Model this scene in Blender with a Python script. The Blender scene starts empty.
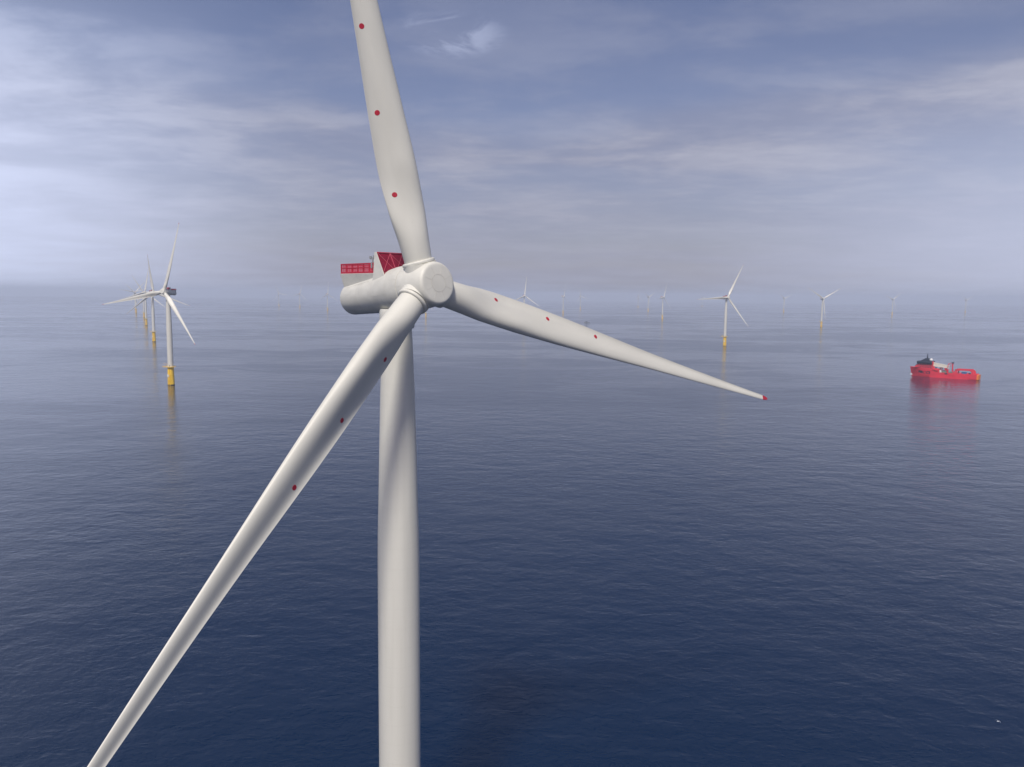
import bpy, bmesh, math, random
from math import sin, cos, radians as R, pi, sqrt, hypot
from mathutils import Vector, Matrix

random.seed(4)
SC = bpy.context.scene
COL = SC.collection
CAM_H = 102.2

# ------------------------------------------------------------------ materials
def new_mat(name):
    m = bpy.data.materials.new(name); m.use_nodes = True
    nt = m.node_tree; b = nt.nodes['Principled BSDF']
    return m, nt, b

def paint(name, col, rough=.45, var=.06, scale=.6, bump=0.0, streak=None, spec=.5, metal=0.0):
    """painted surface with slight weathering: low frequency tone variation and fine grime"""
    m, nt, b = new_mat(name)
    N, L = nt.nodes, nt.links
    tc = N.new('ShaderNodeTexCoord')
    n1 = N.new('ShaderNodeTexNoise'); n1.inputs['Scale'].default_value = scale; n1.inputs['Detail'].default_value = 6
    n1.inputs['Roughness'].default_value = .6
    mp = N.new('ShaderNodeMapping')
    if streak: mp.inputs['Scale'].default_value = streak
    L.new(tc.outputs['Object'], mp.inputs[0]); L.new(mp.outputs[0], n1.inputs['Vector'])
    cr = N.new('ShaderNodeValToRGB')
    cr.color_ramp.elements[0].position = .3; cr.color_ramp.elements[1].position = .7
    d = [max(0, c*(1-var*1.6)) for c in col]; u = [min(1, c*(1+var)) for c in col]
    cr.color_ramp.elements[0].color = (*d, 1); cr.color_ramp.elements[1].color = (*u, 1)
    L.new(n1.outputs['Fac'], cr.inputs[0]); L.new(cr.outputs[0], b.inputs['Base Color'])
    mr = N.new('ShaderNodeMapRange'); mr.inputs['To Min'].default_value = rough-.08; mr.inputs['To Max'].default_value = rough+.1
    L.new(n1.outputs['Fac'], mr.inputs['Value']); L.new(mr.outputs[0], b.inputs['Roughness'])
    b.inputs['Specular IOR Level'].default_value = spec
    b.inputs['Metallic'].default_value = metal
    if bump:
        bp = N.new('ShaderNodeBump'); bp.inputs['Distance'].default_value = bump; bp.inputs['Strength'].default_value = .4
        L.new(n1.outputs['Fac'], bp.inputs['Height']); L.new(bp.outputs[0], b.inputs['Normal'])
    return m

GREY = (.62, .61, .56)
M = {}
M['blade'] = paint('blade_gelcoat', (.64, .63, .565), .42, .05, .25, streak=(1, 1, .25))
M['nacelle'] = paint('nacelle_gelcoat', (.62, .61, .55), .5, .08, .8, streak=(1, .5, 1))
M['hub'] = paint('hub_gelcoat', (.65, .64, .575), .5, .05, .7)
M['seam'] = paint('panel_seam', (.565, .55, .49), .6, .05)
M['red'] = paint('signal_red', (.44, .010, .035), .5, .12, 1.5)
M['darkred'] = paint('cooler_red', (.22, .005, .028), .55, .15, .9)
M['pink'] = paint('brace_pale_red', (.46, .07, .11), .5, .1)
M['mesh'] = paint('railing_mesh_red', (.62, .05, .09), .5, .1)
M['yellow'] = paint('foundation_yellow', (.86, .55, .03), .45, .10, .4, streak=(1, 1, .3))
M['orange'] = paint('fender_orange', (.85, .22, .02), .5, .1)
M['white'] = paint('white_paint', (.75, .75, .73), .45, .05)
M['cream'] = paint('cream_paint', (.70, .66, .56), .5, .08)
M['dark'] = paint('dark_navy_paint', (.018, .028, .05), .35, .15)
M['glass'] = paint('tinted_glass', (.01, .02, .03), .08, .1, spec=.8)
M['hullred'] = paint('hull_red', (.74, .022, .05), .4, .1, .08, streak=(1, 1, 3))
M['shipred'] = paint('superstructure_red', (.70, .02, .045), .45, .08, .1)
M['greygreen'] = paint('deck_grey_green', (.16, .20, .17), .6, .15, .3)
M['grey'] = paint('steel_grey', (.28, .29, .30), .5, .1)
M['growth'] = paint('marine_growth', (.035, .035, .02), .8, .3, .8)
M['blue'] = paint('container_blue', (.02, .12, .28), .5, .1)
M['gull'] = paint('gull_white', (.75, .75, .76), .7, .03)
M['gullgrey'] = paint('gull_grey', (.38, .40, .43), .7, .03)

def tower_material():
    m, nt, b = new_mat('tower_steel_paint'); N, L = nt.nodes, nt.links
    tc = N.new('ShaderNodeTexCoord'); sp = N.new('ShaderNodeSeparateXYZ'); L.new(tc.outputs['Object'], sp.inputs[0])
    mp = N.new('ShaderNodeMapping'); mp.inputs['Scale'].default_value = (1.2, 1.2, .05)
    L.new(tc.outputs['Object'], mp.inputs[0])
    n1 = N.new('ShaderNodeTexNoise'); n1.inputs['Scale'].default_value = 1.; n1.inputs['Detail'].default_value = 6
    L.new(mp.outputs[0], n1.inputs['Vector'])
    cr = N.new('ShaderNodeValToRGB'); cr.color_ramp.elements[0].position = .25; cr.color_ramp.elements[1].position = .75
    cr.color_ramp.elements[0].color = (.585, .575, .515, 1); cr.color_ramp.elements[1].color = (.64, .63, .57, 1)
    L.new(n1.outputs['Fac'], cr.inputs[0])
    # weld seams every 2.9 m: a thin ring of slightly rougher paint
    md = N.new('ShaderNodeMath'); md.operation = 'PINGPONG'; md.inputs[1].default_value = 1.45
    L.new(sp.outputs[2], md.inputs[0])
    lt = N.new('ShaderNodeMath'); lt.operation = 'LESS_THAN'; lt.inputs[1].default_value = .035; L.new(md.outputs[0], lt.inputs[0])
    mx = N.new('ShaderNodeMix'); mx.data_type = 'RGBA'; mx.blend_type = 'MULTIPLY'
    ml = N.new('ShaderNodeMath'); ml.operation = 'MULTIPLY'; ml.inputs[1].default_value = .5; L.new(lt.outputs[0], ml.inputs[0])
    L.new(ml.outputs[0], mx.inputs[0]); L.new(cr.outputs[0], mx.inputs[6]); mx.inputs[7].default_value = (.9, .9, .89, 1)
    L.new(mx.outputs[2], b.inputs['Base Color']); b.inputs['Roughness'].default_value = .45
    bp = N.new('ShaderNodeBump'); bp.inputs['Distance'].default_value = .004; L.new(n1.outputs['Fac'], bp.inputs['Height']); L.new(bp.outputs[0], b.inputs['Normal'])
    return m
M['tower'] = tower_material()

# ------------------------------------------------------------------ mesh helpers
class MB:
    def __init__(s): s.bm = bmesh.new()
    def box(s, x0, x1, y0, y1, z0, z1, mat=None):
        v = [s.bm.verts.new(Vector(p)) for p in ((x0,y0,z0),(x1,y0,z0),(x1,y1,z0),(x0,y1,z0),(x0,y0,z1),(x1,y0,z1),(x1,y1,z1),(x0,y1,z1))]
        if mat: 
            for q in v: q.co = mat @ q.co
        for f in ((0,3,2,1),(4,5,6,7),(0,1,5,4),(1,2,6,5),(2,3,7,6),(3,0,4,7)): s.bm.faces.new([v[i] for i in f])
        return s
    def hexa(s, bot, top):
        v = [s.bm.verts.new(Vector(p)) for p in list(bot)+list(top)]
        for f in ((0,3,2,1),(4,5,6,7),(0,1,5,4),(1,2,6,5),(2,3,7,6),(3,0,4,7)): s.bm.faces.new([v[i] for i in f])
        return s
    def tube(s, a, b, r0, r1=None, n=10):
        r1 = r0 if r1 is None else r1
        a, b = Vector(a), Vector(b); d = (b-a).normalized()
        u = d.orthogonal().normalized(); w = d.cross(u)
        A = []; B = []
        for i in range(n):
            t = 2*pi*i/n; e = u*cos(t)+w*sin(t)
            A.append(s.bm.verts.new(a+e*r0)); B.append(s.bm.verts.new(b+e*r1))
        for i in range(n):
            j = (i+1) % n; s.bm.faces.new((A[i], A[j], B[j], B[i]))
        s.bm.faces.new(A[::-1]); s.bm.faces.new(B)
        return s
    def lathe(s, prof, axis='Z', n=64, M4=None, cap=True):
        """prof: list of (radius, height). axis Z; M4 maps it."""
        rings = []
        for (r, h) in prof:
            ring = []
            for i in range(n):
                t = 2*pi*i/n; p = Vector((r*cos(t), r*sin(t), h))
                if M4: p = M4 @ p
                ring.append(s.bm.verts.new(p))
            rings.append(ring)
        for k in range(len(rings)-1):
            for i in range(n):
                j = (i+1) % n; s.bm.faces.new((rings[k][i], rings[k][j], rings[k+1][j], rings[k+1][i]))
        if cap:
            s.bm.faces.new(rings[0][::-1]); s.bm.faces.new(rings[-1])
        return s
    def loft(s, secs, closed=True, cap=True):
        rings = [[s.bm.verts.new(Vector(p)) for p in sec] for sec in secs]
        n = len(rings[0])
        for k in range(len(rings)-1):
            for i in range(n if closed else n-1):
                j = (i+1) % n; s.bm.faces.new((rings[k][i], rings[k][j], rings[k+1][j], rings[k+1][i]))
        if cap: s.bm.faces.new(rings[0][::-1]); s.bm.faces.new(rings[-1])
        return s
    def prism(s, poly, y0, y1):      # poly in x,z; extruded along y
        a = [s.bm.verts.new((x, y0, z)) for x, z in poly]; b = [s.bm.verts.new((x, y1, z)) for x, z in poly]
        n = len(poly)
        for i in range(n): s.bm.faces.new((a[i], a[(i+1) % n], b[(i+1) % n], b[i]))
        s.bm.faces.new(a[::-1]); s.bm.faces.new(b)
        return s
    def build(s, name, mat, parent=None, smooth=None, bevel=0):
        bm = s.bm
        bmesh.ops.recalc_face_normals(bm, faces=bm.faces)
        if bevel:
            bmesh.ops.bevel(bm, geom=[e for e in bm.edges if e.calc_face_angle(0) > .6], offset=bevel, segments=2, affect='EDGES', profile=.6)
        me = bpy.data.meshes.new(name); bm.to_mesh(me); bm.free()
        if smooth is not None:
            me.polygons.foreach_set('use_smooth', [True]*len(me.polygons))
            me.set_sharp_from_angle(angle=R(smooth))
        me.materials.append(mat)
        o = bpy.data.objects.new(name, me); COL.objects.link(o)
        if parent: o.parent = parent
        return o

def tag(o, label=None, cat=None, group=None, kind=None):
    if label: o['label'] = label
    if cat: o['category'] = cat
    if group: o['group'] = group
    if kind: o['kind'] = kind
    return o

def empty(name, loc, rz=0):
    o = bpy.data.objects.new(name, None); COL.objects.link(o); o.location = loc; o.rotation_euler = (0, 0, rz)
    o.empty_display_size = 2
    return o

def copy_tree(o, parent=None):
    c = o.copy(); COL.objects.link(c)
    if parent: c.parent = parent
    for ch in list(KIDS.get(o.name, ())):
        copy_tree(ch, c)
    return c

# ------------------------------------------------------------------ blade
BL = 77.0
CONE, PREB = R(4.333), 2.888
CN = [2, 6, 10, 15, 22, 32, 45, 60, 72, 76, 77]
CV = [3.514, 4.087, 5.005, 5.321, 4.958, 4.063, 2.851, 1.80, 1.024, .8, .3]
TN = [2, 6, 10, 15, 22, 32, 45, 60, 77]
TV = [1, .96, .68, .44, .33, .27, .22, .19, .16]
BN = [6, 10, 15, 22, 32, 50, 72]
BV = [17.5, 14.53, 16.62, 12.22, 7.48, 6.56, 3.42]
XP = .459
CUSP = .64

def smooth_interp(x, X, Y):
    """monotone cubic (Fritsch-Carlson) through the nodes"""
    n = len(X)
    if x <= X[0]: return Y[0]
    if x >= X[-1]: return Y[-1]
    h = [X[i+1]-X[i] for i in range(n-1)]; s = [(Y[i+1]-Y[i])/h[i] for i in range(n-1)]
    m = [s[0]]+[0 if s[i-1]*s[i] <= 0 else 2*s[i-1]*s[i]/(s[i-1]+s[i]) for i in range(1, n-1)]+[s[-1]]
    for i in range(n-1):
        if x <= X[i+1]:
            t = (x-X[i])/h[i]
            return (Y[i]*(2*t**3-3*t*t+1)+m[i]*h[i]*(t**3-2*t*t+t)+Y[i+1]*(-2*t**3+3*t*t)+m[i+1]*h[i]*(t**3-t*t))

def section_params(r):
    c = smooth_interp(r, CN, CV); be = R(smooth_interp(r, BN, BV)); t = smooth_interp(r, TN, TV)
    b = min(1, max(0, (r-3.5)/11.5)); b = b*b*(3-2*b)
    return c, be, t, b, .5*(1-b)+XP*b

def yval(x, side, t, b):
    ta = min(t, .42)
    yt = 5*ta*(.2969*sqrt(x)-.126*x-.3516*x*x+.2843*x**3-.1015*x**4)
    yc = CUSP*x*x*x*(1-x)
    yr = sqrt(max(0, x*(1-x)))*t
    return (1-b)*yr*side+b*(yc+side*yt)

def blade_pt(r, x, y, off=0):
    """blade frame: X = towards leading edge in the rotor plane, -Y = upwind, Z = radius"""
    c, be, t, b, xp = section_params(r)
    a = (xp-x)*c; h = -y*c + off          # h along upwind normal of the chord
    X = cos(be)*a - sin(be)*h
    N = sin(be)*a + cos(be)*h + r*sin(CONE) + PREB*(r/BL)**2
    return Vector((X, -N, r))

def blade_ring(r, grow=0, nx=26):
    c, be, t, b, xp = section_params(r)
    pts = []
    for i in range(nx+1):
        x = .5*(1-cos(pi*i/nx)); pts.append((x, yval(x, 1, t, b), 1))
    for i in range(nx-1, 0, -1):
        x = .5*(1-cos(pi*i/nx)); pts.append((x, yval(x, -1, t, b), -1))
    return [blade_pt(r, x, y, off=-grow*s) for x, y, s in pts]

def arc(cx, cy, r, a0, a1, n):
    return [(cx+r*cos(R(a0+(a1-a0)*i/n)), cy+r*sin(R(a0+(a1-a0)*i/n))) for i in range(n+1)]

def make_blade(parent):
    rs = [2.3+.35*i for i in range(38)]
    r = rs[-1]
    while r < 76.0: r += .8; rs.append(min(r, 76.0))
    b = MB(); b.loft([blade_ring(q) for q in rs]); bl = b.build('blade', M['blade'], parent, 40)
    t = MB(); t.loft([blade_ring(q, .004) for q in (75.6, 76.1, 76.5, 76.7, 76.85, 76.97)]); t.build('blade_tip', M['red'], bl, 60)
    for rr, xd in ((12.195, .749), (22.323, .749), (32.401, .749)):
        bm = bmesh.new(); c, be, tt, bb, xp = section_params(rr)
        def P(rad, th, off):
            r2 = rr+rad*sin(th); x2 = xd+rad*cos(th)/c
            q = section_params(r2)
            return bm.verts.new(blade_pt(r2, x2, yval(x2, -1, q[2], q[3]), off))
        n = 20; ce = P(0, 0, .025); rings = [[P(ra, 2*pi*i/n, of) for i in range(n)] for ra, of in ((.17, .025), (.32, .022), (.34, -.02))]
        for i in range(n):
            j = (i+1) % n; bm.faces.new((ce, rings[0][i], rings[0][j]))
            for k in (0, 1): bm.faces.new((rings[k][i], rings[k+1][i], rings[k+1][j], rings[k][j]))
        m = MB(); m.bm.free(); m.bm = bm; m.build('marker_dot', M['red'], bl, 50)
    # thin rain collar round the root
    cl = MB(); y0 = -3.15*sin(CONE)
    cl.lathe([(1.74, 2.9), (2.1, 2.9), (2.17, 2.94), (2.19, 3.0)] + arc(1.98, 3.14, .21, 0, 90, 8) + [(1.74, 3.36)], n=56, M4=Matrix.Translation((0, y0, 0)))
    cl.build('root_collar', M['hub'], bl, 35)
    return bl

HUBZ, OV, TILT = 103.45, 6.0, R(6.5)
AX = Matrix.Translation((0, -OV, HUBZ)) @ Matrix.Rotation(-TILT, 4, 'X')      # rotor frame
ZtoUp = Matrix.Rotation(pi/2, 4, 'X')                                          # lathe axis +Z -> -Y (upwind)


def make_turbine():
    root = empty('wind_turbine', (0, 0, 0))
    # --- foundation
    f = MB(); f.lathe([(3.72, -6), (3.72, .2), (3.7, 1.2), (3.68, 3), (3.45, 12), (3.3, 19.6), (3.42, 19.65), (3.42, 20.0)], n=64)
    fo = f.build('transition_piece', M['yellow'], root, 35)
    g = MB(); g.lathe([(3.75, -5), (3.77, -.6), (3.75, .5), (3.722, .85)], n=64, cap=False); g.build('splash_zone_band', M['growth'], fo, 35)
    l = MB()
    for sx in (-.35, .35): l.tube((sx, -4.15, -1), (sx, -3.85, 20.6), .07, n=6)
    for i in range(36): l.tube((-.35, -4.14+.008*i, i*.55), (.35, -4.14+.008*i, i*.55), .03, n=5)
    for sx in (-1.0, 1.0):
        l.tube((sx, -4.9, -2), (sx, -4.7, 12), .16, n=8)
        for z in (0, 5, 11): l.tube((sx, -4.8, z), (sx, -3.4, z+.6), .12, n=6)
    l.build('boat_landing_ladder', M['yellow'], fo, 40)
    s = MB(); s.prism([(-1.5, 9.2), (1.5, 9.2), (1.5, 12.0), (-1.5, 12.0)], -3.72, -3.62)
    o = s.build('sign_plate', M['white'], fo); o.rotation_euler = (0, 0, R(-28))
    p = MB(); p.lathe([(3.3, 20.0), (5.3, 20.05), (5.3, 20.3), (3.05, 20.32)], n=40)
    p.box(-8.6, -3.6, -1.6, 1.6, 20.02, 20.28)
    pl = p.build('work_platform', M['yellow'], root, 30)
    q = MB()
    for i in range(30):
        a = 2*pi*i/30
        if abs(a-pi) < .3: continue
        q.tube((5.2*cos(a), 5.2*sin(a), 20.3), (5.2*cos(a), 5.2*sin(a), 21.4), .04, n=5)
    for z in (20.85, 21.4):
        for i in range(60):
            a0, a1 = 2*pi*i/60, 2*pi*(i+1)/60
            if abs(a0-pi) < .3: continue
            q.tube((5.2*cos(a0), 5.2*sin(a0), z), (5.2*cos(a1), 5.2*sin(a1), z), .035, n=4)
        for sy in (-1.5, 1.5): q.tube((-8.5, sy, z), (-5, sy, z), .035, n=4)
        q.tube((-8.5, -1.5, z), (-8.5, 1.5, z), .035, n=4)
    for x in (-8.5, -7, -5.6):
        for sy in (-1.5, 1.5): q.tube((x, sy, 20.3), (x, sy, 21.4), .04, n=5)
    q.build('railing', M['yellow'], pl)
    d = MB(); d.tube((-4.6, 1.2, 20.3), (-4.6, 1.2, 23.2), .16); d.tube((-4.6, 1.2, 23.1), (-7.9, .6, 23.9), .12); d.build('davit_crane', M['yellow'], pl, 40)
    # --- tower
    t = MB(); t.lathe([(3.04, 20.3), (3.04, 26), (3.03, 33), (3.02, 45), (3.0, 56), (2.98, 64), (2.93, 68), (2.78, 73.5), (2.62, 80.7), (2.41, 88.5), (2.17, 95), (2.06, 97.6)], n=96)
    tw = t.build('tower', M['tower'], root, 30)
    for z, rr in ((20.3, 3.04), (56.3, 3.0), (88.4, 2.415)):
        fl = MB(); fl.lathe([(rr-.05, z-.06), (rr+.008, z-.05), (rr+.008, z+.05), (rr-.05, z+.06)], n=96, cap=False); fl.build('flange_ring', M['tower'], tw, 30)
    dr = MB(); dr.prism([(-.5, 20.5), (.5, 20.5), (.5, 22.6), (-.5, 22.6)], -3.12, -2.9); o = dr.build('door', M['grey'], tw)
    yb = MB(); yb.lathe([(2.06, 97.55), (2.3, 97.6), (2.42, 97.9), (2.42, 99.9), (2.3, 100.25)], n=64); yb.build('yaw_collar', M['nacelle'], root, 35)
    # --- nacelle: direct-drive generator drum and tapering canopy (one body of revolution) on the tilted axis
    prof = [(0.6, -17.52)] + [(x, y) for x, y in arc(1.48, -16.65, .87, -90, -12, 8)] + [(2.46, -14.5), (2.60, -12), (2.78, -9.2), (2.93, -7.0)] \
        + [(3.07, -5.6), (3.13, -4.6), (3.15, -4.3), (3.16, -2.3), (3.13, -2.1), (3.0, -2.06), (2.2, -2.06)]
    n = MB(); n.lathe([(r, z) for r, z in prof], n=96, M4=AX @ ZtoUp)
    # lower keel of the canopy over the yaw bearing
    for s_ in (0,):
        n.loft([[(x*w, y, z) for x, z in ((-1.9, 102.2), (-2.1, 100.7), (-1.4, 100.15), (1.4, 100.15), (2.1, 100.7), (1.9, 102.2))] for y, w in ((-3.2, .9), (-2.2, 1.03), (2.4, 1.03), (5.5, .8))])
    na = n.build('nacelle', M['nacelle'], root, 32)
    for s in (-4.6, -8.3, -12.4):
        rr = smooth_interp(s, [-14.5, -12, -9.2, -7, -5.6, -4.6], [2.46, 2.60, 2.78, 2.93, 3.07, 3.13])
        e = MB(); e.lathe([(rr-.03, s-.05), (rr+.008, s-.04), (rr+.008, s+.04), (rr-.03, s+.05)], n=96, M4=AX @ ZtoUp, cap=False); e.build('panel_joint', M['seam'], na, 30)
    # --- roof deck: white fairing box, level; helicopter hoist basket with red railing
    Z0 = CAM_H+3.0
    hf = 2.05
    yb0, yb1 = 11.2, -.6
    dk = MB()
    dk.hexa([(-hf+.6, .3, Z0-3.2), (hf-.6, .3, Z0-3.2), (hf-.6, yb0-.45, Z0-2.6), (-hf+.6, yb0-.45, Z0-2.6)],
            [(-hf, yb1, Z0), (hf, yb1, Z0), (hf, yb0, Z0), (-hf, yb0, Z0)])
    dko = dk.build('roof_fairing', M['nacelle'], root, bevel=.05)
    rl = MB(); ya, yz = 2.32, 10.97; zt = Z0+1.34; hx = 1.95
    ny = 7
    for i in range(ny):
        y = ya+(yz-ya)*i/(ny-1)
        for sx in (-hx, hx): rl.box(sx-.06, sx+.06, y-.07, y+.07, Z0-.05, zt)
    for i in range(1, 4):
        x = -hx+2*hx*i/4
        for y in (ya, yz): rl.box(x-.06, x+.06, y-.05, y+.05, Z0-.05, zt)
    for z, h in ((zt, .09), (Z0+.79, .06), (Z0+.1, .13)):
        for sx in (-hx, hx): rl.box(sx-.045, sx+.045, ya-.1, yz+.1, z-h, z+h)
        for y in (ya, yz): rl.box(-hx+.05, hx-.05, y-.04, y+.04, z-h, z+h)
    hb = rl.build('hoist_platform_railing', M['red'], root)
    ms = MB()
    k = 0
    y = ya+.12
    while y < yz-.1:
        for sx in (-hx-.0, hx): ms.box(sx-.014, sx+.014, y-.024, y+.024, Z0+.1, zt-.1)
        y += .17
    for i in range(24):
        x = -hx+.08+i*.165
        for yy in (ya, yz): ms.box(x-.02, x+.02, yy-.012, yy+.012, Z0+.1, zt-.1)
    for j in range(8):
        z = Z0+.25+j*.165
        for sx in (-hx, hx): ms.box(sx-.013, sx+.013, ya, yz, z-.022, z+.022)
        for yy in (ya, yz): ms.box(-hx, hx, yy-.013, yy+.013, z-.022, z+.022)
    ms.build('wire_mesh', M['mesh'], hb)
    fl = MB(); fl.box(-hx+.05, hx-.05, ya, yz, Z0-.01, Z0+.05); fl.build('deck_grating', M['red'], hb)
    # cooler: white side fins and a raked red panel facing upwind
    zc0, zc1, yc0, yc1, hw = Z0-1.2, CAM_H+5.8, .28+.0, 1.9, 2.2
    ytop, ybot = 1.67, -.7
    pan = MB()
    pan.hexa([(-hw, ybot, zc0), (hw, ybot, zc0), (hw, ybot+.25, zc0), (-hw, ybot+.25, zc0)],
             [(-hw, ytop, zc1), (hw, ytop, zc1), (hw, ytop+.25, zc1), (-hw, ytop+.25, zc1)])
    co = pan.build('cooler_panel', M['darkred'], root)
    dl = Vector((0, ytop-ybot, zc1-zc0)); nn = Vector((0, -dl.z, dl.y)).normalized()
    def cp(x, f): return Vector((x, ybot, zc0))+dl*f+nn*.06
    br = MB()
    for x0, x1 in ((-2.1, 0), (2.1, 0)):
        br.tube(cp(x0, .34), cp(x1, .97), .05, n=6); br.tube(cp(x0, .97), cp(x1, .34), .05, n=6)
    br.tube(cp(0, .3), cp(0, .98), .06, n=6)
    br.tube(cp(-2.15, .99), cp(2.15, .99), .1, n=6)
    br.build('cross_brace', M['pink'], co)
    for sx in (-1, 1):
        fn = MB(); x0, x1 = sorted((sx*hw+sx*.01, sx*hw+sx*.13))
        fn.prism([(ybot-.06, zc0), (ybot+3.3, zc0), (ybot+2.95, Z0), (ytop+.32, zc1+.06), (ytop-.05, zc1+.06)], x0, x1)
        # prism extrudes along Y in its own frame: swap axes
        for v in fn.bm.verts: v.co = Vector((v.co.y, v.co.x, v.co.z))
        fn.build('side_fin', M['nacelle'], root)
    mm = MB(); mm.tube((-1.8, 3.15, Z0), (-1.8, 3.15, Z0+2.2), .09, n=8); mm.tube((-1.8, 2.75, Z0+2.0), (-1.8, 3.75, Z0+2.0), .07, n=6)
    mm.tube((-1.8, 2.8, Z0+2.0), (-1.8, 2.8, Z0+2.45), .16, n=8); mm.tube((-1.8, 3.7, Z0+2.0), (-1.8, 3.7, Z0+2.35), .18, n=8)
    mm.box(-2.0, -1.6, 3.0, 3.35, Z0+.7, Z0+1.5)
    mm.build('weather_mast', M['grey'], root, 40)
    # --- hub in rotor frame (lathe + three blade bosses), then blades
    hub = MB()
    hub.lathe([(2.3, -2.02), (3.10, -2.01), (3.11, -1.9), (3.11, -1.0), (3.06, .6), (2.97, 1.7)] + arc(2.36, 2.62, .5, 12, 80, 7) + [(2.2, 3.135), (1.0, 3.19), (.3, 3.2)], n=96, M4=ZtoUp)
    h = hub.build('hub', M['hub'], root, 32); h.matrix_local = AX.copy()
    rg = MB()
    rg.lathe([(1.12, 3.16), (1.12, 3.205), (1.17, 3.205), (1.17, 3.16)], n=48, M4=ZtoUp, cap=False)
    for i in range(8):
        a = 2*pi*i/8+.2; e = Vector((cos(a), 0, sin(a))); rg.tube(e*1.17+Vector((0, -3.185, 0)), e*2.2+Vector((0, -3.135, 0)), .02, n=5)
    for i in range(6):
        a = 2*pi*i/6+.3; e = Vector((cos(a), 0, sin(a))); rg.tube(e*2.985+Vector((0, -1.3, 0)), e*2.94+Vector((0, -1.95+3.5, 0))*-1, .02, n=5) if False else None
    rg.build('cover_seam', M['seam'], h)
    for i in range(9):
        a = 2*pi*i/9+.1
        sm = MB(); sm.tube((3.105*cos(a), 1.95, 3.105*sin(a)), (3.105*cos(a), 1.0, 3.105*sin(a)), .018, n=5)
        sm.build('shell_seam', M['seam'], h)
    for (a, s0, s1) in ((R(180-38), -15.5, -9.5), (R(180+12), -8, -4.7), (R(180-20), -4.2, -2.2), (R(180+25), -4.2, -2.2)):
        ns = MB(); r0 = smooth_interp(s0, [-16.6, -14.5, -12, -9.2, -7, -5.6, -4.6, -2], [2.34, 2.46, 2.60, 2.78, 2.93, 3.07, 3.13, 3.16]); r1 = smooth_interp(s1, [-16.6, -14.5, -12, -9.2, -7, -5.6, -4.6, -2], [2.34, 2.46, 2.60, 2.78, 2.93, 3.07, 3.13, 3.16])
        ns.tube(AX @ Vector((r0*cos(a), -s0, r0*sin(a))), AX @ Vector((r1*cos(a), -s1, r1*sin(a))), .02, n=5)
        ns.build('panel_joint', M['seam'], na)
    for k in range(3):
        bs = MB(); bs.lathe([(2.2, .6), (2.2, 1.9), (2.18, 2.4), (2.17, 2.7), (2.165, 2.9), (2.165, 3.02)], n=64, M4=Matrix.Rotation(2*pi*k/3, 4, 'Y') @ Matrix.Translation((0, -.21, 0)) @ Matrix.Rotation(CONE, 4, 'X'))
        bs.build('blade_boss', M['hub'], h, 40)
    blades = []
    b0 = make_blade(root)
    kids0 = [o for o in COL.objects if o.parent is b0]
    blades.append(b0)
    for k in (1, 2):
        c = b0.copy(); COL.objects.link(c); c.parent = root
        for ch in kids0:
            g = ch.copy(); COL.objects.link(g); g.parent = c
        blades.append(c)
    return root

def tree_of(root):
    d = {}
    for o in COL.objects:
        if o.parent: d.setdefault(o.parent.name, []).append(o)
    return d

def pose(root, x, y, yaw, phi):
    root.location = (x, y, 0); root.rotation_euler = (0, 0, R(yaw))
    k = 0
    for ch in KIDS2[root.name]:
        if ch.name.startswith('hub') :
            ch.matrix_local = AX @ Matrix.Rotation(R(phi), 4, 'Y')
        elif ch.name.split('.')[0] == 'blade':
            ch.matrix_local = AX @ Matrix.Rotation(R(phi+120*k), 4, 'Y'); k += 1

proto = make_turbine()
KIDS = tree_of(proto)

GRP = 'wind turbines standing across the sea'
psi0 = 44.311; nh = (sin(R(psi0)), -cos(R(psi0)))
X0, Y0 = -11.912-OV*nh[0], 106.964-OV*nh[1]
TURB = [   # x, y, yaw, rotor angle, label
 (X0, Y0, psi0, -13.835, 'huge pale grey wind turbine filling the foreground, red railed deck on its nacelle'),
 (-380, 882, -18, 18, 'nearest of the white turbines in the row at left, with the largest yellow base'),
 (-753, 1672, 47, 113, 'second white turbine in the left row, partly crossed by the blade of the nearer one'),
 (-1148, 2500, 20, 10, 'third turbine in the left row, yellow base just left of the second one'),
 (-1505, 3260, 24, 90, 'fourth turbine in the left row, its small yellow base left of the third'),
 (-1890, 4010, 30, 40, 'fifth turbine in the left row, faded by haze behind the fourth'),
 (-2262, 4790, 10, 75, 'last and faintest turbine at the far end of the left row'),
 (-400, 3679, 20, 40, 'hazy turbine hidden behind the big hub with only its yellow base showing below'),
 (-1889, 6461, 35, 100, 'faintest of the three far turbines just left of the big nacelle, leftmost of them'),
 (-1561, 5862, 42, 15, 'middle one of the three hazy far turbines left of the big nacelle'),
 (-1136, 4903, 50, 5, 'hazy far turbine nearest to the rear of the big nacelle'),
 (455, 1706, 16, 26, 'largest white turbine on the right, yellow base above the long blade tip'),
 (1125, 2908, 12, 60, 'mid distance turbine right of the largest right one, one blade hanging down its tower'),
 (45, 3172, 18, 6, 'turbine whose rotor peeks above the right blade, its tower hidden behind that blade'),
 (698, 3725, 52, 22, 'small turbine with tiny yellow base left of the largest right turbine'),
 (296, 4696, 66, 15, 'small hazy turbine just above the middle of the right blade'),
 (550, 6511, 30, 108, 'faint turbine right of the small one above the middle of the right blade'),
 (1196, 7634, 40, 5, 'very faint turbine, leftmost of the hazy trio left of the largest right turbine'),
 (982, 5798, 40, 60, 'faint turbine with raised right blade in the middle of the hazy trio'),
 (2126, 8983, 30, 80, 'barely visible turbine in haze close left of the largest right turbine'),
 (2052, 6056, 20, 65, 'faint turbine between the largest right turbine and the one with the hanging blade'),
 (2512, 5292, 15, 50, 'faint turbine above the red ship, near the right end of the farm'),
 (3650, 6450, 25, 65, 'rightmost turbine, almost lost in the haze right of the red ship'),
]
roots = [proto]
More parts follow.
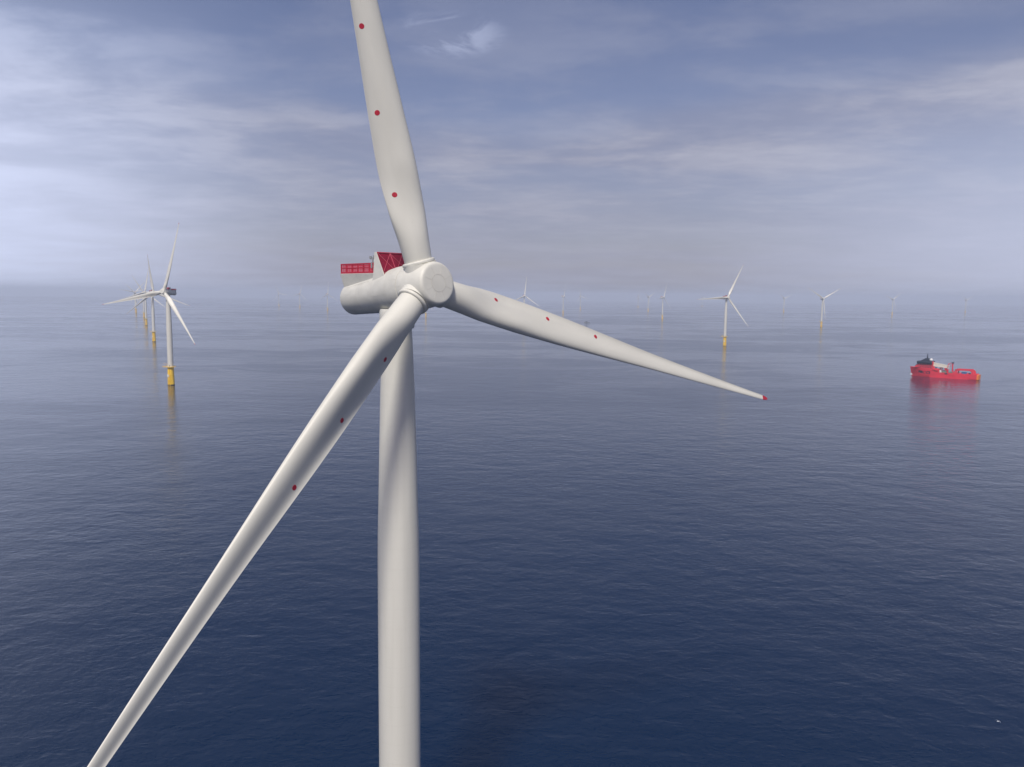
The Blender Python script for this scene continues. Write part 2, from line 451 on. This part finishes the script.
for i in range(1, len(TURB)): roots.append(copy_tree(proto))
KIDS2 = tree_of(None)
for r_, (x, y, yaw, phi, lab) in zip(roots, TURB):
    pose(r_, x, y, yaw, phi)
    tag(r_, lab, 'wind turbine', GRP)
# turbines far out in the haze: pose of the small landing deck differs with the yaw of the foundation, which is fixed in the bed
for r_, T in zip(roots, TURB):
    for ch in KIDS2[r_.name]:
        if ch.name.split('.')[0] in ('transition_piece', 'work_platform', 'tower'):
            ch.rotation_euler = (0, 0, -R(T[2]))

# ------------------------------------------------------------------ offshore service ship
def make_ship(x, y, head):
    root = empty('service_ship', (x, y, 0), head)
    tag(root, 'bright red offshore service ship with dark bridge and white gangway on open water', 'ship')
    def sm(a, b, t): t = max(0, min(1, (t-a)/(b-a))); return t*t*(3-2*t)
    def deck(u): return 6.2+ 5.0*sm(6, 17, u) + 1.3*sm(22, 40, u)
    def half_d(u): return 8.3*(1-max(0, (u-20)/21.5)**2.2) if u > 20 else 8.3*(1-.06*sm(-30, -40, u))
    def half_w(u): return 8.2*(1-max(0, (u-10)/29)**1.7) if u > 10 else 8.2*(1-.12*sm(-30, -40, u))
    secs = []
    us = [-39.5, -38, -34, -28, -20, -10, -2, 3, 6, 8, 10, 12, 14, 16, 20, 24, 28, 31, 34, 36, 38, 39.5]
    for u in us:
        d, hd, hw = deck(u), max(.25, half_d(u)), max(.12, half_w(min(u, 38.9)))
        fx = lambda z: u + max(0, u-30)*.0 + (max(0, (u-28)/11))*1.6*(z/12.)
        pts = []
        zs = [(-3.5, .35), (-2, .8), (0, 1), (d*.35, 1), (d*.7, 1), (d, 1)]
        port = []
        for z, k in zs:
            f = sm(0, 1, max(0, z)/d)
            hb = hw*k+(hd-hw)*f if z > 0 else hw*k
            port.append((fx(z), hb, z))
        secs.append([(a, b, c) for a, b, c in port]+[(a, -b, c) for a, b, c in reversed(port)])
    h = MB(); h.loft(secs); hull = h.build('hull', M['hullred'], root, 35)
    # bulwark along the working deck
    b = MB()
    for sy in (-1, 1):
        for u0, u1 in zip(us[:-6], us[1:-5]):
            a0, a1 = sy*half_d(u0), sy*half_d(u1)
            b.hexa([(u0, a0, deck(u0)-.1), (u1, a1, deck(u1)-.1), (u1, a1-sy*.25, deck(u1)-.1), (u0, a0-sy*.25, deck(u0)-.1)],
                   [(u0, a0, deck(u0)+1.1), (u1, a1, deck(u1)+1.1), (u1, a1-sy*.25, deck(u1)+1.1), (u0, a0-sy*.25, deck(u0)+1.1)])
    b.build('bulwark', M['hullred'], hull)
    bt = MB(); bt.loft([[(a, b_*1.004+.0, c) for a, b_, c in s[:3]][::1] for s in secs[:-1]], closed=False, cap=False)
    bt.bm.free()
    # dark mooring openings in the bow quarter
    for sy in (-1, 1):
        for u0, u1, z0, z1 in ((15, 18.9, 4.4, 7.8), (19.3, 24.1, 4.6, 7.4), (24.5, 27.7, 5.0, 8.2), (28.0, 31.0, 5.6, 8.8)):
            o = MB()
            def hb(u, z):
                hw, hd, d = half_w(u), half_d(u), deck(u); f = sm(0, 1, z/d); return hw+(hd-hw)*f
            o.hexa([(u0, sy*(hb(u0, z0)-.4), z0), (u1, sy*(hb(u1, z0)-.4), z0), (u1, sy*(hb(u1, z0)+.07), z0), (u0, sy*(hb(u0, z0)+.07), z0)],
                   [(u0, sy*(hb(u0, z1)-.4), z1), (u1, sy*(hb(u1, z1)-.4), z1), (u1, sy*(hb(u1, z1)+.07), z1), (u0, sy*(hb(u0, z1)+.07), z1)])
            o.build('mooring_opening', M['dark'], hull)
    for sy in (-1, 1):
        for u0, u1, z0, z1 in ((-5.6, -2.4, 5.2, 6.9), (8.6, 10.4, 8.6, 10.2), (10.9, 12.6, 9.4, 11.2)):
            o = MB(); o.box(u0, u1, sy*8.32-.12, sy*8.32+.12, z0, z1); o.build('side_opening', M['dark'], hull)
    wf = MB(); wf.loft([[(38.2, .9, 1.2), (38.2, -.9, 1.2), (38.2, -.9, 3.4), (38.2, .9, 3.4)], [(40.6, .35, 1.0), (40.6, -.35, 1.0), (40.9, -.35, 3.6), (40.9, .35, 3.6)]]); wf.build('bow_stem', M['white'], hull)
    of = MB(); of.box(-41.6, -39.3, -7.4, 7.4, .2, 6.6); of.build('stern_fender', M['orange'], hull, bevel=.3)
    # accommodation block
    s = MB(); s.prism([(13, 11.0), (35.2, 12.2), (33.6, 14.4), (30.2, 16.6), (29.6, 17.6), (13, 17.2)], -7.3, 7.3)
    ac = s.build('accommodation', M['shipred'], root, bevel=.15)
    for z in (12.9, 15.3):
        for sy in (-1, 1):
            for i in range(8 if z < 15 else 7):
                w = MB(); u = 14.6+i*2.0; w.box(u, u+.9, sy*7.35-.05, sy*7.35+.05, z, z+.9); w.build('window', M['glass'], ac)
    br = MB(); br.loft([[(13.2, -8.6, 17.5), (31.4, -8.6, 17.5), (31.4, 8.6, 17.5), (13.2, 8.6, 17.5)], [(13.6, -9.0, 19.2), (32.0, -9.0, 19.2), (32.0, 9.0, 19.2), (13.6, 9.0, 19.2)], [(13.4, -8.9, 20.9), (31.6, -8.9, 20.9), (31.6, 8.9, 20.9), (13.4, 8.9, 20.9)]])
    bo = br.build('bridge', M['dark'], root)
    gl = MB(); gl.loft([[(14.0, -8.72, 17.9), (31.1, -8.72, 17.9), (31.1, 8.72, 17.9), (14.0, 8.72, 17.9)], [(13.6, -9.03, 19.1), (32.05, -9.03, 19.1), (32.05, 9.03, 19.1), (13.6, 9.03, 19.1)]], cap=False); gl.build('window_band', M['glass'], bo)
    tp = MB(); tp.prism([(29, 20.8), (17, 20.8), (18.6, 24.6), (22.5, 24.8)], -4.2, 4.2); tp.build('wheelhouse_top', M['dark'], root, bevel=.2)
    ma = MB(); ma.tube((21, 0, 24), (21, 0, 30.5), .7, .45); ma.box(20.3, 21.7, -2.2, 2.2, 25.6, 26.0); ma.tube((21, -1.8, 25.9), (21, -1.8, 27.5), .12); ma.box(20.4, 21.6, -1.3, 1.3, 27.4, 27.7)
    ma.build('mast', M['dark'], root, 40)
    for (u, yy, rr, z) in ((15.6, 3.2, 2.0, 22.9), (25.5, -4, .9, 20.9)):
        do = MB(); do.lathe([(.05, -rr)]+[(rr*cos(R(a)), rr*sin(R(a))) for a in range(-80, 90, 10)]+[(.05, rr)], n=20, M4=Matrix.Translation((u, yy, z))); do.build('radar_dome', M['white'], root, 60)
    fu = MB(); fu.hexa([(12.2, 4, 16.5), (15, 4, 16.5), (15, 6.5, 16.5), (12.2, 6.5, 16.5)], [(12, 4.2, 21), (14, 4.2, 21), (14, 6.2, 21), (12, 6.2, 21)]); fu.build('funnel', M['shipred'], root)
    # gangway tower and white telescopic gangway stowed over the deck
    gt = MB(); gt.tube((3.5, 0, 6.5), (3.5, 0, 15.5), 1.9, 1.7, 14); gt.box(1.2, 5.8, -2.2, 2.2, 15.2, 17.2); gt.build('gangway_tower', M['white'], root, 40)
    gw = MB()
    gw.hexa([(12.5, 2.6, 15.0), (12.5, 5.0, 15.0), (-6.5, 5.0, 12.9), (-6.5, 2.6, 12.9)], [(12.5, 2.6, 15.3), (12.5, 5.0, 15.3), (-6.5, 5.0, 13.2), (-6.5, 2.6, 13.2)])
    for yy in (2.65, 4.95):
        gw.tube((12.5, yy, 19.6), (-6.5, yy, 16.4), .3, n=6); gw.tube((12.5, yy, 15.2), (-6.5, yy, 13.1), .25, n=6)
        for i in range(12):
            u = 12.5-i*1.6; zb = 15.2-.11*(12.5-u); zt = 18.4-.147*(12.5-u)
            gw.tube((u, yy, zb), (u-1.4, yy, zt-.2), .13, n=5); gw.tube((u-1.4, yy, zt-.2), (u-1.5, yy, zb-.1), .13, n=5)
        gw.hexa([(12.5, yy-.04, 15.4), (12.5, yy+.04, 15.4), (-4, yy+.04, 13.6), (-4, yy-.04, 13.6)], [(12.5, yy-.04, 19.2), (12.5, yy+.04, 19.2), (-4, yy+.04, 16.3), (-4, yy-.04, 16.3)])
    gw.build('gangway', M['cream'], root, 40)
    # deck house, daughter craft, containers
    dh = MB(); dh.box(4, 13, -6.8, 6.8, 6.2, 11.3); dh.build('deck_house', M['shipred'], root, bevel=.1)
    for u0, u1, y0, y1, z0, z1, m, nm in ((-4, 1.6, 4.2, 6.9, 6.2, 9.2, 'greygreen', 'deck_container'), (-11, -6.2, 3.8, 6.6, 6.2, 8.8, 'greygreen', 'deck_container'), (2.2, 3.9, 5.2, 7.2, 6.2, 10.2, 'white', 'deck_locker'), (-26.6, -20.6, -2.0, .6, 6.2, 9.0, 'blue', 'deck_container'), (-19.6, -18.2, 2.5, 4, 6.2, 9.2, 'white', 'deck_locker'), (-3, 2.5, -5, -1, 6.2, 9.6, 'grey', 'deck_container')):
        c = MB(); c.box(u0, u1, y0, y1, z0, z1); c.build(nm, M[m], root, bevel=.08)
    bo = MB(); bo.loft([[(u, sy*w, z) for sy, z in ((1, 10.9), (.75, 9.4), (-.75, 9.4), (-1, 10.9), (-.6, 12.3), (.6, 12.3))] for u, w in ((5.5, .9), (7, 1.4), (11, 1.4), (13, .3))])
    for v in bo.bm.verts: v.co.y += 8.1
    bo.build('lifeboat', M['shipred'], root, 40)
    # knuckle crane and red mast crane
    cr = MB(); cr.tube((-3.6, 3, 6.2), (-3.6, 3, 12.5), 1.1, .9, 12); cr.tube((-3.6, 3, 12.2), (-5.4, 3, 18.6), .75, .5, 8); cr.tube((-5.4, 3, 18.6), (-8.6, 3, 19.8), .45, .35, 8); cr.build('knuckle_crane', M['shipred'], root, 40)
    cm = MB(); cm.tube((-10, 1.5, 6.2), (-10, 1.5, 20), .85, .7, 10); cm.tube((-10.2, 1.5, 19.4), (-7, 1.5, 15), .3, n=6)
    mc = cm.build('crane_mast', M['shipred'], root, 40)
    ct = MB(); ct.box(-11.6, -8.6, .6, 2.4, 19.6, 21.0); ct.build('crane_head', M['dark'], mc, bevel=.1)
    # aft frame: two posts each side joined by longitudinal beams
    for sy in (-1, 1):
        af = MB(); yy = sy*7.0
        af.hexa([(-16.6, yy-.6, 6.2), (-15.0, yy-.6, 6.2), (-15.0, yy+.6, 6.2), (-16.6, yy+.6, 6.2)], [(-16.6, yy-.6, 12.2), (-14.2, yy-.6, 12.2), (-14.2, yy+.6, 12.2), (-16.6, yy+.6, 12.2)])
        af.prism([(-14.2, 11.2), (-14.2, 12.7), (-32.4, 12.9), (-35.4, 10.9), (-36.4, 6.2), (-33.6, 6.2), (-33.2, 9.8), (-31.2, 11.4)], yy-.6, yy+.6)
        af.build('aft_frame', M['shipred'], root)
    for u0, u1, y0, y1, z0, z1, m, nm in ((-2.2, .6, -6.8, -4.4, 6.2, 13.2, 'shipred', 'vent_trunk'), (-6.4, -4.6, 4.9, 6.9, 6.2, 11.8, 'shipred', 'hose_reel_stand'), (-13.6, -12.2, 4.4, 6.6, 6.2, 10.4, 'shipred', 'hose_reel_stand'), (-17.8, -16.9, -1.5, 1.5, 6.2, 10.5, 'dark', 'deck_rack'), (7.2, 9.6, 6.4, 7.4, 11.2, 13.6, 'dark', 'liferaft_rack'), (10.2, 12.6, 6.2, 7.4, 11.2, 14.6, 'shipred', 'boat_davit')):
        c = MB(); c.box(u0, u1, y0, y1, z0, z1); c.build(nm, M[m], root, bevel=.12)
    sf = MB(); sf.prism([(30.9, 16.9), (34.0, 14.4), (34.3, 14.8), (31.2, 17.4)], -6.9, 6.9); sf.build('bridge_front_screen', M['dark'], root)
    for z in (12.2, 14.3, 16.4):
        lnn = MB(); lnn.box(13.4, 33.5-1.1*(z-12), 7.3, 7.42, z, z+.35); lnn.build('side_rail', M['dark'], ac)
    wh = MB(); wh.tube((-30, -3, 7.3), (-30, 3, 7.3), 1.1, n=14); wh.build('deck_winch', M['dark'], root, 40)
    return root
make_ship(573, 1052, math.atan2(.645, -.765))

# ------------------------------------------------------------------ small far boat
def make_boat(x, y, head):
    root = empty('crew_boat', (x, y, 0), head)
    tag(root, 'tiny blue grey crew boat just above the right blade, far off on the water', 'boat')
    h = MB(); h.loft([[(u, w, 2.4+s), (u, w*.7, -1), (u, -w*.7, -1), (u, -w, 2.4+s)] for u, w, s in ((-12, 3.6, 0), (0, 3.8, 0), (7, 3.2, .5), (11, 1.4, 1.1), (13, .2, 1.4))]); h.build('hull', M['grey'], root)
    c = MB(); c.hexa([(-2, -2.6, 2.3), (7, -2.6, 2.3), (7, 2.6, 2.3), (-2, 2.6, 2.3)], [(-1.4, -2.3, 6), (4.6, -2.3, 6), (4.6, 2.3, 6), (-1.4, 2.3, 6)]); c.build('cabin', M['dark'], root)
    m = MB(); m.tube((0, 0, 6), (-.6, 0, 9.5), .15); m.build('mast', M['grey'], root)
make_boat(294, 3148, R(170))

# ------------------------------------------------------------------ gull
def make_gull(x, y, z, head):
    root = empty('gull', (x, y, z), head)
    tag(root, 'small white gull gliding low over dark water near the bottom right corner', 'bird')
    secs = []
    for u, w, zz in ((-.30, .015, .01), (-.22, .05, 0), (-.1, .075, 0), (.04, .08, 0), (.14, .06, .01), (.19, .045, .025), (.24, .042, .035), (.28, .025, .03), (.32, .006, .015)):
        secs.append([(u, w*cos(2*pi*i/12), zz+w*.85*sin(2*pi*i/12)) for i in range(12)])
    b = MB(); b.loft(secs); body = b.build('body', M['gull'], root, 60)
    for sy in (-1, 1):
        w = MB(); ws = []
        for s, lead, ch, zz in ((.03, .10, .17, .03), (.2, .14, .16, .09), (.36, .13, .13, .10), (.52, .03, .09, .06), (.64, -.10, .02, .03)):
            ws.append([(lead, sy*s, zz), (lead-ch*.3, sy*s, zz+.012), (lead-ch, sy*s, zz), (lead-ch*.4, sy*s, zz-.006)])
        w.loft(ws); w.build('wing', M['gullgrey'], root, 50)
    t = MB(); t.hexa([(-.24, -.03, .0), (-.24, .03, 0), (-.40, .07, 0), (-.40, -.07, 0)], [(-.24, -.03, .01), (-.24, .03, .01), (-.40, .07, .006), (-.40, -.07, .006)]); t.build('tail', M['gull'], root)
make_gull(113.8, 175.5, 5, R(20))

# ------------------------------------------------------------------ sea
def make_sea():
    bm = bmesh.new(); rad = [0, 60, 150, 400, 1000, 2500, 6000, 12000, 20000]; n = 128
    c = bm.verts.new((0, 0, 0)); prev = None
    for r in rad[1:]:
        ring = [bm.verts.new((r*cos(2*pi*i/n), r*sin(2*pi*i/n), 0)) for i in range(n)]
        for i in range(n):
            j = (i+1) % n
            if prev is None: bm.faces.new((c, ring[i], ring[j]))
            else: bm.faces.new((prev[i], ring[i], ring[j], prev[j]))
        prev = ring
    m, nt, b = new_mat('sea_water'); N, L = nt.nodes, nt.links
    tc = N.new('ShaderNodeTexCoord')
    def noise(scale, detail, rough, stretch, rot=0, dist=0):
        mp = N.new('ShaderNodeMapping'); mp.inputs['Scale'].default_value = stretch; mp.inputs['Rotation'].default_value = (0, 0, R(rot))
        L.new(tc.outputs['Object'], mp.inputs[0])
        nz = N.new('ShaderNodeTexNoise'); nz.noise_dimensions = '2D'; nz.inputs['Scale'].default_value = scale; nz.inputs['Detail'].default_value = detail
        nz.inputs['Roughness'].default_value = rough; nz.inputs['Distortion'].default_value = dist
        L.new(mp.outputs[0], nz.inputs['Vector']); return nz
    def math_(op, a, b_):
        q = N.new('ShaderNodeMath'); q.operation = op
        for i, v in enumerate((a, b_)):
            if isinstance(v, (int, float)): q.inputs[i].default_value = v
            else: L.new(v, q.inputs[i])
        return q.outputs[0]
    swell = noise(.05, 3, .5, (.75, 1.1, 1), 14)
    chop = noise(.16, 4, .6, (.8, 1.1, 1), -12, .3)
    rip = noise(.7, 4, .6, (.8, 1.05, 1), 8, .4)
    patch = noise(.012, 4, .6, (.6, 1.1, 1), 20, .8)
    gust = noise(.0022, 3, .55, (.5, 1.2, 1), 6, .6)
    gm = N.new('ShaderNodeMapRange'); gm.inputs['From Min'].default_value = .38; gm.inputs['From Max'].default_value = .62
    gm.inputs['To Min'].default_value = .62; gm.inputs['To Max'].default_value = 1.15; L.new(math_('ADD', math_('MULTIPLY', gust.outputs['Fac'], .55), math_('MULTIPLY', patch.outputs['Fac'], .45)), gm.inputs['Value'])
    gm.inputs['From Min'].default_value = .42; gm.inputs['From Max'].default_value = .58; gm.inputs['To Min'].default_value = .5; gm.inputs['To Max'].default_value = 1.3
    h = math_('ADD', math_('MULTIPLY', swell.outputs['Fac'], .48), math_('MULTIPLY', chop.outputs['Fac'], WAVE[0]))
    h = math_('ADD', h, math_('MULTIPLY', math_('MULTIPLY', rip.outputs['Fac'], WAVE[1]), gm.outputs[0]))
    bp = N.new('ShaderNodeBump'); bp.inputs['Strength'].default_value = 1; bp.inputs['Distance'].default_value = 1
    L.new(h, bp.inputs['Height'])
    L.new(bp.outputs[0], b.inputs['Normal'])
    b.inputs['Base Color'].default_value = (.001, .014, .046, 1)
    rr = N.new('ShaderNodeMapRange'); L.new(gm.outputs[0], rr.inputs['Value'])
    rr.inputs['From Min'].default_value = .5; rr.inputs['From Max'].default_value = 1.3; rr.inputs['To Min'].default_value = .03; rr.inputs['To Max'].default_value = .15
    L.new(rr.outputs[0], b.inputs['Roughness'])
    b.inputs['IOR'].default_value = 1.38
    me = bpy.data.meshes.new('sea_water'); bm.to_mesh(me); bm.free(); me.materials.append(m)
    o = bpy.data.objects.new('sea_water', me); COL.objects.link(o); tag(o, kind='structure')
WAVE = (.28, .07)
make_sea()

# ------------------------------------------------------------------ haze
def make_haze():
    S_ = 20600
    h = MB(); h.box(-S_, S_, -S_, S_, -8, 192)
    m = bpy.data.materials.new('haze_air'); m.use_nodes = True; nt = m.node_tree
    nt.nodes.remove(nt.nodes['Principled BSDF'])
    v = nt.nodes.new('ShaderNodeVolumePrincipled'); v.inputs['Color'].default_value = (.78, .86, 1, 1); v.inputs['Density'].default_value = HAZE_D
    v.inputs['Anisotropy'].default_value = 0
    nt.links.new(v.outputs[0], nt.nodes['Material Output'].inputs['Volume'])
    o = h.build('haze', m); tag(o, kind='stuff')
HAZE_D = .00011
make_haze()

# ------------------------------------------------------------------ sky, sun
SUN_AZ, SUN_EL = 190, 50          # azimuth clockwise from +Y
w = bpy.data.worlds.new('World'); SC.world = w; w.use_nodes = True
nt = w.node_tree; N, L = nt.nodes, nt.links; bg = N['Background']
sky = N.new('ShaderNodeTexSky'); sky.sky_type = 'NISHITA'; sky.sun_disc = False
sky.sun_elevation = R(SUN_EL); sky.sun_rotation = R(SUN_AZ); sky.dust_density = 1.5; sky.altitude = 100
tc = N.new('ShaderNodeTexCoord'); sp = N.new('ShaderNodeSeparateXYZ'); L.new(tc.outputs['Generated'], sp.inputs[0])
def wm(op, a, b_=None, clamp=False):
    q = N.new('ShaderNodeMath'); q.operation = op; q.use_clamp = clamp
    for i, v in enumerate((a, b_)):
        if v is None: continue
        if isinstance(v, (int, float)): q.inputs[i].default_value = v
        else: L.new(v, q.inputs[i])
    return q.outputs[0]
def ramp(a, lo, hi, t0=0., t1=1.):
    q = N.new('ShaderNodeMapRange'); q.interpolation_type = 'SMOOTHSTEP'
    for k, v in (('From Min', lo), ('From Max', hi), ('To Min', t0), ('To Max', t1)): q.inputs[k].default_value = v
    L.new(a, q.inputs['Value']); return q.outputs[0]
# cloud sheet: the view direction meets a flat layer overhead
zz = wm('ADD', wm('MAXIMUM', sp.outputs[2], 0.), .07)
cx = wm('DIVIDE', sp.outputs[0], zz); cy = wm('DIVIDE', sp.outputs[1], zz)
cb = N.new('ShaderNodeCombineXYZ'); L.new(cx, cb.inputs[0]); L.new(cy, cb.inputs[1])
def cn(scale, detail, rough, stretch, loc, rot=0, dist=0):
    mp = N.new('ShaderNodeMapping'); mp.inputs['Scale'].default_value = stretch; mp.inputs['Location'].default_value = loc; mp.inputs['Rotation'].default_value = (0, 0, R(rot))
    L.new(cb.outputs[0], mp.inputs[0])
    q = N.new('ShaderNodeTexNoise'); q.noise_dimensions = '2D'; q.inputs['Scale'].default_value = scale; q.inputs['Detail'].default_value = detail; q.inputs['Roughness'].default_value = rough; q.inputs['Distortion'].default_value = dist
    L.new(mp.outputs[0], q.inputs['Vector']); return q.outputs['Fac']
def damp(q): return wm('ADD', wm('MULTIPLY', wm('SUBTRACT', q, .5), lowf), .5)
lowf = ramp(sp.outputs[2], .02, .24, .22, 1.)
big = cn(.5, 3, .5, (.8, 1, 1), (3.1, .4, 0), 8)
fine = cn(1.35, 10, .58, (.85, 1.0, 1), (7.7, 2.2, 0), -6, .15); fine = damp(fine)
wisp = cn(5, 8, .6, (.8, 1.1, 1), (1.2, 5.2, 0), 10, .2); wisp = damp(wisp)
el = sp.outputs[2]                                    # sine of elevation
band = ramp(wm('ADD', wm('SUBTRACT', el, wm('MULTIPLY', wm('MAXIMUM', sp.outputs[0], 0.), .11)), wm('MULTIPLY', wm('SUBTRACT', big, .5), .16)), .25, .175)          # the altostratus sheet ends above 14 to 18 degrees
thick = wm('ADD', wm('MULTIPLY', ramp(big, .36, .62), .40), wm('MULTIPLY', ramp(fine, .40, .62), .55))
thick = wm('ADD', thick, wm('MULTIPLY', wm('SUBTRACT', wisp, .5), .25))
cov = wm('ADD', wm('MULTIPLY', band, .55), wm('MULTIPLY', thick, wm('ADD', wm('MULTIPLY', band, .2), .33)), True)
cov = wm('MULTIPLY', cov, ramp(el, .32, .6, .92, .45))
mx = N.new('ShaderNodeMix'); mx.data_type = 'RGBA'
skc = N.new('ShaderNodeMix'); skc.data_type = 'RGBA'; skc.blend_type = 'MULTIPLY'; skc.inputs[0].default_value = 1
L.new(sky.outputs[0], skc.inputs[6]); skc.inputs[7].default_value = (.60, .52, .60, 1)
cl = N.new('ShaderNodeMix'); cl.data_type = 'RGBA'
cl.inputs[6].default_value = (2.1, 2.2, 3.0, 1); cl.inputs[7].default_value = (3.15, 3.22, 3.95, 1)
L.new(wm('ADD', wm('MULTIPLY', ramp(fine, .38, .66), .75), wm('MULTIPLY', ramp(wisp, .4, .65), .25)), cl.inputs[0])
# one ragged white puff high above the horizon
pu = wm('ADD', wm('POWER', wm('MULTIPLY', wm('SUBTRACT', sp.outputs[0], -.073), 20.), 2.), wm('POWER', wm('MULTIPLY', wm('SUBTRACT', el, .298), 52.), 2.))
puff = wm('MULTIPLY', ramp(pu, 2.2, .0), ramp(cn(4.5, 8, .65, (1, 1, 1), (2.2, 9.1, 0), 0, .4), .44, .66))
L.new(cov, mx.inputs[0]); L.new(skc.outputs[2], mx.inputs[6]); L.new(cl.outputs[2], mx.inputs[7])
# brighter low cloud bank far out to the left, a weaker one to the right
lb = wm('MULTIPLY', ramp(sp.outputs[0], -.2, -.62), wm('ADD', wm('MULTIPLY', ramp(el, .46, .02), .8), wm('MULTIPLY', ramp(fine, .35, .65), .3)))
rb = wm('MULTIPLY', ramp(sp.outputs[0], .15, .62), ramp(el, .3, .02))
bank = wm('MAXIMUM', wm('MULTIPLY', puff, .28), wm('ADD', wm('MULTIPLY', lb, 1.0), wm('MULTIPLY', rb, .5), True))
bk = N.new('ShaderNodeMix'); bk.data_type = 'RGBA'; L.new(bank, bk.inputs[0]); L.new(mx.outputs[2], bk.inputs[6]); bk.inputs[7].default_value = (5.3, 5.8, 7.6, 1)
L.new(bk.outputs[2], bg.inputs[0]); bg.inputs[1].default_value = .10

sd = bpy.data.lights.new('sun', 'SUN'); sd.energy = 2.6; sd.angle = R(9); sd.color = (1, .94, .85)
so = bpy.data.objects.new('sun', sd); COL.objects.link(so)
to = Vector((sin(R(SUN_AZ))*cos(R(SUN_EL)), cos(R(SUN_AZ))*cos(R(SUN_EL)), sin(R(SUN_EL))))
so.rotation_euler = to.to_track_quat('Z', 'Y').to_euler(); so.location = (0, -50, 160)

# ------------------------------------------------------------------ camera
cd = bpy.data.cameras.new('camera'); cd.sensor_width = 36; cd.lens = 796.027/1024*36; cd.clip_start = .5; cd.clip_end = 60000
co = bpy.data.objects.new('camera', cd); COL.objects.link(co)
th = math.atan((383.5-296.02)/796.027)
co.matrix_world = Matrix.Translation((0, 0, CAM_H)) @ Matrix.Rotation(pi/2-th, 4, 'X') @ Matrix.Rotation(R(.551), 4, 'Z')
SC.camera = co

SC.view_settings.view_transform = 'Standard'; SC.view_settings.look = 'None'; SC.view_settings.gamma = 1
SC.view_settings.exposure = .45
SC.cycles.use_denoising = True
SC.cycles.volume_bounces = 1
SC.cycles.max_bounces = 6
